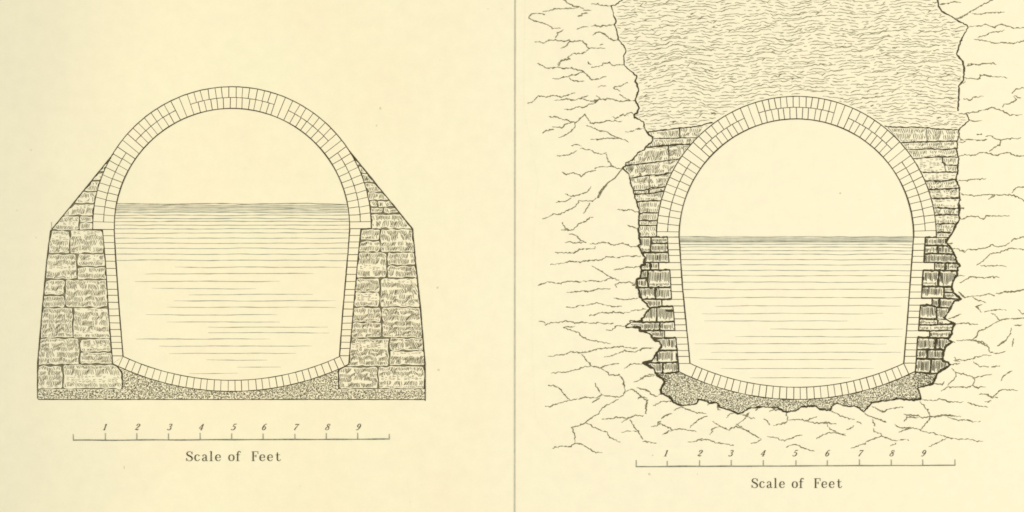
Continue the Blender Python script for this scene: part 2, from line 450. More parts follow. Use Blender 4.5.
def shoulder(side):
    return arc(cx, cy, RO, 0, 90, 90) if side > 0 else arc(cx, cy, RO, 0, -90, 90)
def arch_x(y, side): return cx+side*math.sqrt(max(0, RO*RO-(y-cy)**2))
def slope_path(side):
    return [(113.8, 153.4), (79.3, 196), (50.6, 231), (46.9, 260), (41.9, 314), (37.6, 364), (37.6, 389.2)] if side < 0 else \
           [(349.2, 151), (400.2, 213.6), (412.6, 229), (415.3, 260), (421, 314), (425, 363), (425, 389.2)]
def abutment(side):
    out = slope_path(side); lin = Lout if side < 0 else Rout
    ytop = out[0][1]+.5; foot = 229.7 if side < 0 else 228.75
    inner = [(arch_x(y, side), y) for y in [ytop+(foot-ytop)*i/18 for i in range(19)]]+[lin[0]]+lin[1:]
    if side < 0: inner += [(117.5, 366), (122.4, 373), (122.3, 389.2)]
    else: inner += [(345.5, 366), (338.3, 369.5), (338.6, 389.2)]
    M = out+inner[::-1]
    mb = MB(); mb.fill(M, 0.0016, T_)
    a = wob(out, .25, 2.5); mb.line(a, wvar(len(a), .95 if side < 0 else 1.1, .25, .3))
    a = wob([q for q in inner if q[1] >= foot], .15, 3)
    mb.line(a, .85)
    mb.line([(arch_x(foot, side), foot), lin[0]], 1.1)
    if side < 0: mb.line([(51.5, 222), (51.6, 230)], .4, G_)
    ab = mb.build('abutment', left, LC)
    if side < 0:
        ys = [153.4, 163.5, 172.25, 181, 191.6, 203.5, 215.75, 230.2]
        cells = [(0, y0, 140, y1) for y0, y1 in zip(ys[:-2], ys[1:-1])]
        cells += [(0, 215.75, 79.4, 230.2), (79.4, 215.75, 140, 222.5), (79.4, 222.5, 140, 229.8)]
        cells += [(0, 230.2, 70, 253.7), (70, 229.8, 140, 253.7), (0, 253.7, 77.2, 279.7), (77.2, 253.7, 140, 266.9), (77.2, 266.9, 140, 279.7),
                  (0, 279.7, 65, 295.25), (0, 295.25, 65, 307.5), (65, 279.7, 140, 307.5), (0, 307.5, 73.1, 338), (73.1, 307.5, 140, 338.6),
                  (0, 338, 79.75, 365), (79.75, 338.6, 140, 351.9), (79.75, 351.9, 140, 364), (0, 365.2, 62.75, 389), (62.75, 364.6, 140, 389)]
    else:
        ys = [153, 165.6, 173.1, 182.75, 192.25, 200.6]
        cells = [(320, y0, 440, y1) for y0, y1 in zip(ys, ys[1:])]
        cells += [(320, 200.6, 377.5, 207.25), (377.5, 200.6, 440, 207.25), (320, 207.25, 383.5, 213.5), (383.5, 207.25, 440, 213.5), (320, 213.5, 440, 228.9),
                  (320, 228.9, 380.25, 240.4), (320, 240.4, 380.25, 252.4), (380.25, 228.9, 440, 252.3), (320, 252.4, 387, 278), (387, 252.3, 440, 265.25), (387, 265.25, 440, 278),
                  (320, 278, 379.9, 292.25), (320, 292.25, 379.9, 307), (379.9, 278, 440, 307), (320, 307, 381.75, 322.25), (320, 322.25, 381.75, 337.7), (381.75, 307, 440, 337.5),
                  (320, 337.7, 389.25, 366.3), (389.25, 337.5, 440, 350.6), (389.25, 350.6, 440, 365.5), (320, 366.5, 378.25, 389), (378.25, 366, 440, 389)]
    for (x0, y0, x1, y1) in cells:
        p = clip(M, [(x0, y0), (x1, y0), (x1, y1), (x0, y1)])
        small = y1 < 231
        stone(p, ab, LC, 0.0021, .30, .62, .41 if side < 0 else .46, 1.42 if side < 0 else 1.34, False, 1.5, .26 if small else .12, True, 2.6 if small else 4.2, .17)
abutment(-1); abutment(1)

cpoly = [(37.6, 389.3), (122.3, 389.3), (122.4, 373), (117.5, 366)]+[q for q in dnL if 113 < q[0] < 349]+[(345.5, 366.2), (338.3, 369.5), (338.6, 389.3), (425, 389.3), (425, 399.4), (38.2, 399.4)]
mb = MB(); mb.fill(cpoly, 0.0019); stipple(mb, cpoly, .46, .46)
a = wob([(37.6, 389), (37.7, 398.2), (39, 399.4), (425, 399.5)], .2, 4); mb.line(a, wvar(len(a), .85, .3))
mb.line([(425.1, 362), (425.2, 400.7)], 1.0)
mb.build('concrete_bed', left, LC)

lw = [(203.9, None, None, .75), (205.4, None, None, .55), (206.5, None, None, .42), (207.5, None, None, .6), (208.7, None, None, .42), (209.9, None, None, .62), (211.2, None, None, .38), (212.5, None, None, .72), (215.3, None, None, .66),
      (218.5, None, None, .74), (221.5, None, None, .7), (225.2, None, None, .64), (229, None, None, .62), (233, None, None, .56), (238.2, None, None, .56),
      (243.3, None, None, .56), (248.4, None, None, .56), (254.2, None, None, .58), (260.2, None, None, .62), (267.2, 175, 344, .6), (273.7, 145, 314, .62), (281.4, 135, 280, .6),
      (288.6, 152, 256, .54), (294.5, 189, 313, .56), (300.8, 174, 336, .56), (307.3, 167, 336, .56), (314.8, 146, 277, .58), (322, 167, 280, .54), (327.2, 208, 328, .54),
      (333, 208, 329, .54), (339, 136, 270, .56), (346, 159, 312, .52), (353.4, 169, 296, .52), (360.1, 206, 267, .5), (367, 237, 281, .48), (373.4, 189, 238, .46)]
def invpoly(cxx, cyy, r, a, b): return [q for q in arc(cxx, cyy, r, 180+25.2, 180-25.2, 40) if a < q[0] < b]
LinW = [(116.5, 203.6)]+[(cx-math.sqrt(RI**2-(y-cy)**2), y) for y in (208, 214, 220, 226)]+Lin
RinW = [(347.5, 203.6)]+[(cx+math.sqrt(RI**2-(y-cy)**2), y) for y in (208, 214, 220, 226)]+Rin
wp = LinW+invpoly(231.5, 122.5, 257.8, 123.2, 339.8)+RinW[::-1]
water('water filling the left aqueduct to just above its springing, ruled in thin lines', (232, 380), wp, lw, LinW, RinW)

# ================================================================== right drawing
RC = (797.0, 400.0)
right = empty('aqueduct_section', RC, 'right drawing, arched brick aqueduct walled with rubble stone inside a rock cutting', 'aqueduct drawing', 'cross sections of brick aqueducts')
cx, cy, RI, RM, RO = 796.4, 236.2, 117.3, 128.9, 139.8
SEG = [(-88, -54.9, 10, 10), (-47.7, -23.8, 7, 8), (-17.0, 17.0, 13, 12), (23.7, 47.6, 7, 8), (54.8, 87.6, 10, 10)]
brick_arch(right, RC, cx, cy, RI, RM, RO, SEG, 237.1, 237.2)
Lin2 = [(679.1, 237), (682.5, 288), (688.2, 344), (690, 363.6)]
Lout2 = [(667.5, 237), (668.4, 255), (670.25, 275), (671.5, 299), (673.4, 310), (675, 330.6), (675.9, 340), (677.75, 356), (678.6, 363.5), (679, 371.9)]
LJ2 = [237.1, 243.4, 249.75, 255.6, 262.5, 269.9, 277.5, 284.6, 291.6, 299.4, 306, 312.25, 318.75, 324.75, 330.6, 337.5, 344.1, 350.4, 356.5, 363.5]
LH = ((4, 658.75), (9, 662.0), (14, 664.6))
lining(right, RC, Lin2, Lout2, LJ2, LH, .9, .95)
Rin2 = [(913.5, 237), (911.5, 264), (907.4, 320), (903.7, 363.4)]
Rout2 = [(925.3, 237), (924, 260), (922.75, 275), (921.5, 298), (919.9, 310), (918.6, 330), (917.4, 340), (916.5, 356), (915.2, 372)]
RJ2 = [237.2, 244, 250.4, 256.25, 262.4, 270.4, 277.25, 284.75, 292, 298.25, 305.1, 311.25, 317.5, 324.1, 330.75, 337.4, 343.5, 349.9, 356.4, 363.1]
RH = ((4, 934.5), (9, 932.1), (14, 929.6))
lining(right, RC, Rin2, Rout2, RJ2, RH, 1.1, 1.4)
dnR = invert(right, RC, 796.8, 136.65, 250.6, 262.8, (690, 363.6), (903.7, 363.4), (679, 371.7), (914.8, 371.9), 33)

# the broken edge of the rock
CL = [(634, -34), (628, -20), (624.5, -6)]+T(520, 0, [(820, 5), (795, 14), (765, 42), (725, 46), (740, 80), (752, 130), (770, 170), (755, 195), (775, 250), (784, 318), (800, 332), (830, 370), (848, 412), (832, 448), (830, 505)]) \
   + T(520, 56, [(832, 70), (865, 105), (935, 160), (925, 200), (950, 270), (940, 305), (924, 345), (930, 375), (955, 420), (935, 455), (910, 470), (912, 488)]) \
   + T(608, 112, [(280, 78), (292, 125), (322, 176), (355, 205), (358, 232), (318, 268), (290, 300), (240, 325), (190, 385), (142, 405), (140, 430), (117, 450)]) \
   + T(608, 168, [(165, 50), (178, 110), (200, 175), (215, 240), (240, 300), (252, 360), (247, 420), (250, 465), (240, 490)]) \
   + T(624, 224, [(118, 58), (122, 105), (135, 150), (114, 180), (140, 225), (165, 260), (165, 320), (128, 340), (140, 370), (130, 430), (102, 446), (102, 480)]) \
   + T(624, 280, [(105, 55), (125, 95), (132, 140), (170, 180), (205, 225), (170, 275), (140, 320), (105, 332), (48, 325), (50, 345), (12, 365), (18, 378), (120, 380), (130, 410)]) \
   + T(624, 330, [(205, 28), (240, 75), (290, 100), (298, 140), (270, 170), (250, 210), (222, 244), (150, 262), (185, 282), (230, 305), (250, 342)])
CB = T(640, 360, [(128, 108), (150, 130), (190, 160), (190, 195), (165, 240), (172, 268), (240, 295), (265, 340), (340, 366), (450, 350), (470, 315), (520, 325), (560, 345), (610, 340), (640, 378), (720, 402), (790, 430), (830, 415), (870, 385), (980, 374)]) \
   + T(740, 360, [(190, 373), (310, 385), (360, 415), (450, 405), (490, 375), (600, 365), (640, 395), (720, 402), (740, 365), (775, 345), (850, 370), (930, 370), (990, 412)]) \
   + T(760, 360, [(870, 370), (900, 342)]) + T(880, 340, [(0, 490), (70, 485), (140, 470), (260, 480), (328, 470), (310, 412), (300, 386), (420, 350), (442, 300)])
CR = T(848, 312, [(715, 488), (820, 422), (800, 405), (755, 390), (765, 330), (775, 280), (800, 258), (828, 240), (795, 215), (825, 180), (830, 150), (850, 95), (830, 85), (770, 50), (795, 10)]) \
   + T(848, 256, [(850, 360), (910, 346), (880, 325), (840, 290), (830, 240), (845, 190), (870, 150), (880, 90), (898, 80), (870, 55), (858, 5)]) \
   + T(848, 200, [(855, 450), (830, 395), (790, 345), (792, 320), (840, 255), (860, 200), (890, 160), (885, 110), (890, 70), (888, 5)]) \
   + T(848, 144, [(895, 450), (890, 400), (893, 352), (862, 290), (875, 230), (885, 110), (866, 40)]) \
   + T(896, 116, [(490, 260), (490, 212), (503, 150), (502, 110), (560, 55), (588, 30)]) \
   + T(896, 60, [(560, 432), (495, 408), (505, 230), (500, 210), (540, 160), (545, 60), (532, 10)]) + T(896, 0, [(505, 460), (485, 432), (520, 320), (574, 222), (574, 206), (500, 170), (440, 130), (370, 95), (340, 50), (334, 4)]) + [(937, -10), (939, -34)]

def contour_between(path, ya, yb): return [q for q in path if ya <= q[1] <= yb]
def lower_inner(outer, joints, headers):
    hd = dict(headers); r = []
    for i in range(len(joints)-1):
        f = (lambda y: hd[i]) if i in hd else (lambda y: at_y(outer, y))
        r += [(f(joints[i]), joints[i]), (f(joints[i+1]), joints[i+1])]
    return r+[outer[-1]]
# left rubble wall
iL = CL.index(T(608, 112, [(322, 176)])[0])
topL = T(608, 112, [(318, 160), (400, 150), (560, 130), (700, 115), (790, 96), (835, 86)])
topR = T(840, 90, [(358, 288), (460, 298), (600, 296), (720, 305), (880, 320), (950, 316)])
innerL = [(cx-math.sqrt(RO**2-(y-cy)**2), y) for y in [123+(237-123)*i/24 for i in range(25)]]+lower_inner(Lout2, LJ2, LH)
ML = topL+innerL+T(624, 330, [(340, 346)])+CL[iL:][::-1]
iR = [i for i, q in enumerate(CR) if abs(q[0]-(896+502/8)) < .01][0]
innerR = [(cx+math.sqrt(RO**2-(y-cy)**2), y) for y in [126.5+(237-126.5)*i/24 for i in range(25)]]+lower_inner(Rout2, RJ2, RH)
MR = topR[::-1]+innerR+T(848, 312, [(640, 490)])+CR[:iR+1]

def q4(ox, oy, *pts): return T(ox, oy, pts)
def band(ox, oy, top, bot, xa=None, xb=None):
    """convex-ish cell between two course lines"""
    return T(ox, oy, list(top)+list(bot)[::-1])
def wall(M, name, cells_hi, cells_lo, joints, outer_edge):
    mb = MB(); mb.fill(M, 0.0016)
    for pts, w in joints: rough(mb, pts, w*1.22, .8, .6, 1.3)
    wl = mb.build(name, right, RC)
    for c in cells_hi:
        stone(clip(M, c), wl, RC, 0.0021, .34, .35, .46, 1.6, False, .6, .22)
    for c in cells_lo:
        stone(clip(M, c), wl, RC, 0.0021, .65, .25, .68, 1.4, True, .5, .02, False)
hiL = [q4(608, 112, (290, 162), (572, 130), (578, 206), (290, 216)), q4(608, 112, (572, 130), (860, 82), (730, 206), (578, 206)),
       q4(608, 112, (290, 216), (720, 206), (680, 260), (290, 288)),
       q4(608, 112, (130, 286), (482, 264), (488, 390), (130, 430)), q4(608, 112, (482, 264), (680, 258), (590, 378), (488, 390)),
       q4(608, 168, (100, -20), (580, -70), (520, 40), (100, 90)),
       q4(608, 168, (160, 84), (330, 56), (330, 175), (170, 182)), q4(608, 168, (330, 56), (520, 40), (470, 152), (330, 172)),
       q4(608, 168, (190, 182), (330, 176), (330, 206), (190, 212)), q4(608, 168, (330, 172), (470, 152), (460, 186), (330, 206)),
       q4(608, 168, (200, 212), (460, 186), (440, 260), (200, 270)), q4(608, 168, (210, 270), (440, 260), (420, 357), (210, 364)),
       q4(608, 168, (230, 364), (420, 357), (410, 421), (230, 421)), q4(608, 168, (230, 421), (410, 421), (400, 461), (230, 461)),
       q4(624, 224, (90, 12), (262, 12), (259, 104), (90, 104))]
loL = [q4(624, 224, (90, 106), (214, 106), (214, 226), (90, 226)), q4(624, 224, (216, 106), (360, 106), (360, 154), (216, 154)), q4(624, 224, (216, 156), (360, 156), (360, 226), (216, 226)),
       q4(624, 224, (120, 230), (370, 230), (370, 306), (120, 306)), q4(624, 224, (110, 308), (211, 308), (211, 367), (110, 367)), q4(624, 224, (213, 308), (280, 308), (280, 365), (213, 367)),
       q4(624, 224, (110, 370), (190, 370), (187, 436), (110, 436)), q4(624, 224, (90, 438), (187, 438), (193, 507), (90, 507)), q4(624, 224, (191, 370), (380, 369), (380, 505), (194, 507)),
       q4(624, 280, (90, 62), (252, 62), (252, 153), (90, 153)), q4(624, 280, (255, 62), (390, 60), (390, 154), (255, 153)), q4(624, 280, (150, 155), (302, 155), (305, 210), (180, 224)),
       q4(624, 280, (120, 228), (262, 216), (262, 336), (110, 336)), q4(624, 280, (264, 216), (400, 210), (402, 334), (264, 336)), q4(624, 280, (0, 338), (285, 338), (285, 403), (0, 403)),
       q4(624, 280, (287, 338), (410, 336), (410, 403), (287, 403)), q4(624, 280, (120, 406), (325, 406), (325, 462), (120, 464)), q4(624, 330, (220, 66), (420, 62), (426, 160), (220, 164)),
       q4(624, 330, (215, 168), (430, 163), (434, 256), (215, 260)), q4(624, 330, (140, 264), (308, 262), (306, 346), (140, 346)), q4(624, 330, (310, 262), (440, 258), (445, 336), (310, 346))]
jL = [(topL, .95)]+[(T(608, 112, p), w) for p, w in [([(410, 212), (500, 214), (570, 206), (710, 205)], .6), ([(312, 285), (430, 270), (520, 260), (660, 260)], 1.0), ([(142, 428), (220, 422), (350, 405), (470, 390), (560, 378)], 1.0),
      ([(572, 133), (576, 206)], .9), ([(485, 265), (480, 300), (490, 350)], .7)]]
jL += [(T(608, 168, p), w) for p, w in [([(185, 82), (260, 65), (330, 57), (420, 55), (505, 40)], 1.1), ([(254, 40), (262, 62)], 1.0), ([(205, 182), (310, 175), (350, 155), (460, 150)], .9), ([(330, 175), (325, 205)], .8), ([(215, 212), (330, 205), (440, 186)], 1.2),
      ([(225, 270), (310, 265), (415, 260)], 1.1), ([(250, 365), (310, 355), (395, 358)], 1.0), ([(250, 420), (390, 422)], 1.1), ([(250, 461), (390, 461)], .8)]]
jL += [(T(624, 224, p), w) for p, w in [([(118, 12), (260, 12)], .7), ([(122, 106), (258, 104), (350, 105)], 1.2), ([(215, 106), (213, 226)], 1.1), ([(220, 155), (350, 155)], 1.3), ([(145, 228), (350, 228)], 1.4), ([(165, 306), (355, 307)], 1.0), ([(211, 310), (211, 367)], 1.2),
      ([(135, 370), (280, 368), (365, 367)], 1.4), ([(105, 437), (180, 434), (190, 470), (195, 505)], 1.4), ([(90, 508), (370, 507)], 1.6)]]
jL += [(T(624, 280, p), w) for p, w in [([(252, 65), (250, 150)], 1.5), ([(165, 153), (300, 154), (380, 155)], 1.4), ([(205, 224), (300, 212), (390, 210)], 1.5), ([(262, 218), (261, 335)], 1.2), ([(330, 246), (395, 246)], 1.5), ([(120, 337), (260, 338), (400, 332)], 1.4), ([(286, 340), (285, 402)], 1.0),
      ([(125, 404), (320, 403)], 1.5), ([(235, 466), (330, 465), (412, 462)], 1.5)]]
jL += [(T(624, 330, p), w) for p, w in [([(285, 166), (360, 165), (420, 160)], 1.5), ([(150, 262), (300, 262), (430, 257)], 1.5), ([(310, 265), (305, 300), (315, 345)], 1.3), ([(255, 345), (340, 346), (440, 335)], 1.4), ([(265, 175), (268, 250)], 1.2), ([(415, 65), (425, 160), (430, 256), (437, 335)], .8)]]
hiR = [q4(896, 116, (-70, 88), (240, 97), (250, 205), (30, 212)), q4(896, 116, (240, 97), (520, 108), (520, 200), (250, 205)), q4(896, 116, (20, 213), (520, 202), (520, 264), (80, 268)),
       q4(896, 116, (80, 269), (520, 265), (520, 328), (110, 340)), q4(896, 116, (120, 340), (370, 328), (400, 449), (190, 452)), q4(896, 116, (370, 328), (520, 329), (520, 395), (385, 393)), q4(896, 116, (385, 394), (520, 396), (520, 450), (400, 449)),
       q4(896, 172, (180, 4), (520, 2), (520, 62), (220, 71)), q4(896, 172, (220, 72), (520, 63), (520, 128), (240, 139)), q4(896, 172, (240, 140), (530, 129), (530, 208), (270, 212)), q4(896, 172, (270, 213), (530, 209), (530, 290), (280, 287)),
       q4(896, 172, (290, 289), (530, 292), (530, 342), (290, 345)), q4(896, 172, (290, 346), (530, 343), (530, 415), (300, 415)), q4(896, 172, (300, 416), (520, 416), (520, 485), (310, 485)), q4(848, 200, (690, 264), (860, 264), (860, 299), (690, 299))]
loR = [q4(848, 200, (610, 301), (830, 299), (840, 361), (610, 361)), q4(848, 200, (610, 366), (716, 366), (724, 427), (610, 427)), q4(848, 200, (718, 366), (880, 366), (880, 430), (726, 427)), q4(848, 200, (600, 431), (900, 432), (900, 500), (600, 500)),
       q4(848, 256, (690, 54), (776, 54), (776, 113), (690, 113)), q4(848, 256, (780, 54), (920, 58), (920, 116), (780, 113)), q4(848, 256, (590, 117), (726, 117), (724, 242), (590, 242)), q4(848, 256, (730, 117), (900, 117), (900, 246), (726, 243)),
       q4(848, 256, (585, 246), (765, 248), (767, 337), (585, 335)), q4(848, 256, (768, 250), (860, 250), (870, 290), (768, 290)), q4(848, 256, (769, 293), (860, 293), (940, 346), (769, 337)), q4(848, 256, (672, 339), (731, 340), (731, 408), (672, 408)),
       q4(848, 256, (734, 340), (920, 345), (900, 415), (734, 410)), q4(848, 256, (570, 396), (704, 396), (707, 500), (565, 500)), q4(848, 256, (708, 412), (830, 416), (830, 520), (712, 500)), q4(848, 312, (560, 56), (718, 62), (718, 101), (560, 101)), q4(848, 312, (720, 62), (870, 62), (870, 95), (720, 99)),
       q4(848, 312, (560, 105), (880, 98), (860, 146), (560, 146)), q4(848, 312, (650, 150), (850, 150), (840, 206), (650, 203)), q4(848, 312, (550, 208), (708, 208), (700, 298), (550, 300)), q4(848, 312, (711, 208), (840, 210), (820, 300), (703, 298)),
       q4(848, 312, (545, 304), (628, 302), (630, 370), (545, 370)), q4(848, 312, (633, 302), (800, 302), (790, 376), (633, 372)), q4(848, 312, (540, 377), (664, 377), (656, 487), (535, 485)), q4(848, 312, (667, 377), (830, 380), (840, 490), (659, 489))]
jR = [(topR, .9)]+[(T(896, 116, p), w) for p, w in [([(50, 212), (180, 208), (320, 205), (490, 200)], 1.1), ([(110, 268), (280, 262), (380, 268), (490, 262)], .9), ([(140, 340), (250, 332), (380, 325), (490, 330)], .9), ([(370, 330), (372, 370), (395, 390), (490, 397)], .8), ([(215, 452), (400, 448), (480, 450)], 1.0)]]
jR += [(T(896, 172, p), w) for p, w in [([(240, 70), (360, 72), (490, 60)], 1.2), ([(265, 140), (380, 138), (512, 128)], 1.2), ([(300, 212), (400, 210), (510, 208)], 1.2), ([(310, 286), (410, 290), (545, 292)], 1.2), ([(320, 345), (400, 340), (490, 342)], 1.2), ([(325, 416), (400, 410), (480, 415)], 1.0), ([(330, 485), (380, 480), (432, 487)], 1.3)]]
jR += [(T(848, 200, p), w) for p, w in [([(618, 300), (708, 298)], 1.4), ([(625, 363), (700, 362), (800, 368)], 1.5), ([(715, 368), (722, 420)], 1.3), ([(618, 429), (720, 426), (835, 432)], 1.5), ([(692, 502), (870, 507)], 1.7)]]
jR += [(T(848, 256, p), w) for p, w in [([(777, 56), (778, 112)], 1.4), ([(600, 116), (700, 115), (790, 117), (862, 120)], 1.6), ([(730, 120), (720, 200), (722, 240)], 1.5), ([(595, 244), (720, 244), (832, 248)], 1.7), ([(766, 250), (768, 335)], 1.2), ([(768, 291), (840, 291)], 1.2),
      ([(675, 338), (770, 338), (860, 345)], 1.3), ([(732, 342), (730, 408)], 1.4), ([(690, 409), (800, 416)], 1.2), ([(575, 396), (672, 393)], 1.7), ([(706, 412), (708, 500)], 1.1)]]
jR += [(T(848, 312, p), w) for p, w in [([(575, 55), (650, 56), (715, 62)], 1.3), ([(715, 62), (716, 95)], 1.0), ([(570, 103), (650, 105), (720, 99), (850, 95)], 1.4), ([(565, 148), (660, 150), (822, 148)], 1.1), ([(558, 206), (700, 206), (795, 210)], 1.7), ([(710, 210), (695, 255), (700, 298)], 1.5), ([(550, 302), (650, 300), (760, 300)], 1.6), ([(630, 304), (630, 368)], 1.7),
      ([(548, 372), (650, 376), (755, 376)], 1.6), ([(667, 380), (655, 488)], 1.5), ([(535, 482), (640, 490), (715, 490)], 1.5)]]
wall(ML, 'rubble_wall', hiL, loL, jL, None)
wall(MR, 'rubble_wall', hiR, loR, jR, None)

cR = T(624, 330, [(250, 345), (340, 347), (438, 337)])+dnR[1:-1]+T(848, 312, [(540, 482), (640, 491), (712, 489)])+CB[::-1]
mb = MB(); mb.fill(cR, 0.0019)
stipple(mb, cR, .52, .42, lambda x, y: (x < 668 and y < 384) or (x > 914 and y < 388))
mb.build('concrete_bed', right, RC)

rl = [(237.0, None, None, .72), (244.4, None, None, .66), (247.2, None, None, .6), (250.4, None, None, .62), (254.2, None, None, .6), (259.6, None, None, .6), (264.8, None, None, .56), (270.5, None, None, .56), (275.8, None, None, .56), (282.1, None, None, .58), (289.5, None, None, .56),
      (297.6, None, None, .56), (306, 715, 901, .54), (313.6, 702, 883, .54), (320.9, 704, 848, .54), (329.1, 770, 903, .52), (336.7, 735, 902, .54), (343.7, 694, 887, .56), (352.4, 711, 901, .54), (359.8, 699, 871, .54), (368.5, 721, 874, .52), (377.7, 750, 851, .5)]
Lw2 = Lin2; Rw2 = Rin2
wp = [(679.1, 236.8)]+Lin2[1:]+invpoly(796.8, 136.65, 250.6, 690.1, 903.5)+Rin2[::-1]
water('water in the right aqueduct standing level with the springing, under a dark shaded band', (797, 387), wp, rl, Lw2, Rw2, [237.9, 238.7, 239.4, 240.1, 240.9, 241.6, 242.4])

# ------------------------------------------------------------------ earth above the arch
yfl = T(608, 112, [(322, 176)])[0]
eL = CL[:iL]; eR = CR[iR:]
archtop = [(x, y) for x, y in arc(cx, cy, RO, -36.5, 39, 60)]
EP = eL+topL[:-1]+archtop+topR+eR
mb = MB(); mb.fill(EP, 0.0013)
y = -33.0; row = 0
while y < 134:
    x = 612+rng.uniform(0, 8)
    while x < 972:
        L_len = rng.choice([rng.uniform(3, 8), rng.uniform(5, 14), rng.uniform(10, 26), rng.uniform(16, 42)])
        seg = []; s = rng.uniform(0, 99); n = int(L_len/1.6)
        up = rng.uniform(-.10, .035)
        for i in range(n+1):
            xx = x+i*1.6
            yy = y+6*nz(xx*.017, y*.012, 5)+3.0*nz(xx*.04, y*.022, 9)+1.5*nz(xx*.10, y*.07, 2)+.9*nz(xx*.21, y*.3, 4)+1.0*nz(xx*.30, s)+.5*nz(xx*.6, s+3)+up*i*1.6
            if inside(EP, xx, yy) and edge_dist(EP, xx, yy) > 1.6: seg.append((xx, yy))
            else:
                if len(seg) > 2: mb.line(seg, wvar(len(seg), .47, .6), T_, .35)
                seg = []
        if len(seg) > 2: mb.line(seg, wvar(len(seg), .47, .6), T_, .35)
        x += L_len+rng.uniform(.6, 3.6)
        if rng.random() < .08: x += rng.uniform(2, 5)
    y += rng.uniform(2.65, 3.25); row += 1
for _ in range(420):                 # stray flecks and short cross ripples
    xx, yy = rng.uniform(618, 962), rng.uniform(-30, 130)
    if inside(EP, xx, yy) and edge_dist(EP, xx, yy) > 3:
        l = rng.uniform(1.2, 5); a = rng.uniform(-.9, .5)
        mb.line([(xx, yy), (xx+l/2*math.cos(a), yy+l/2*math.sin(a)-.3), (xx+l*math.cos(a), yy+l*math.sin(a))], rng.uniform(.35, .65), T_, .4)
tag(mb.build('earth_fill', None, (797, 110)), 'wavy hatched earth filling the cutting above the right arch', 'earth', None, 'structure')

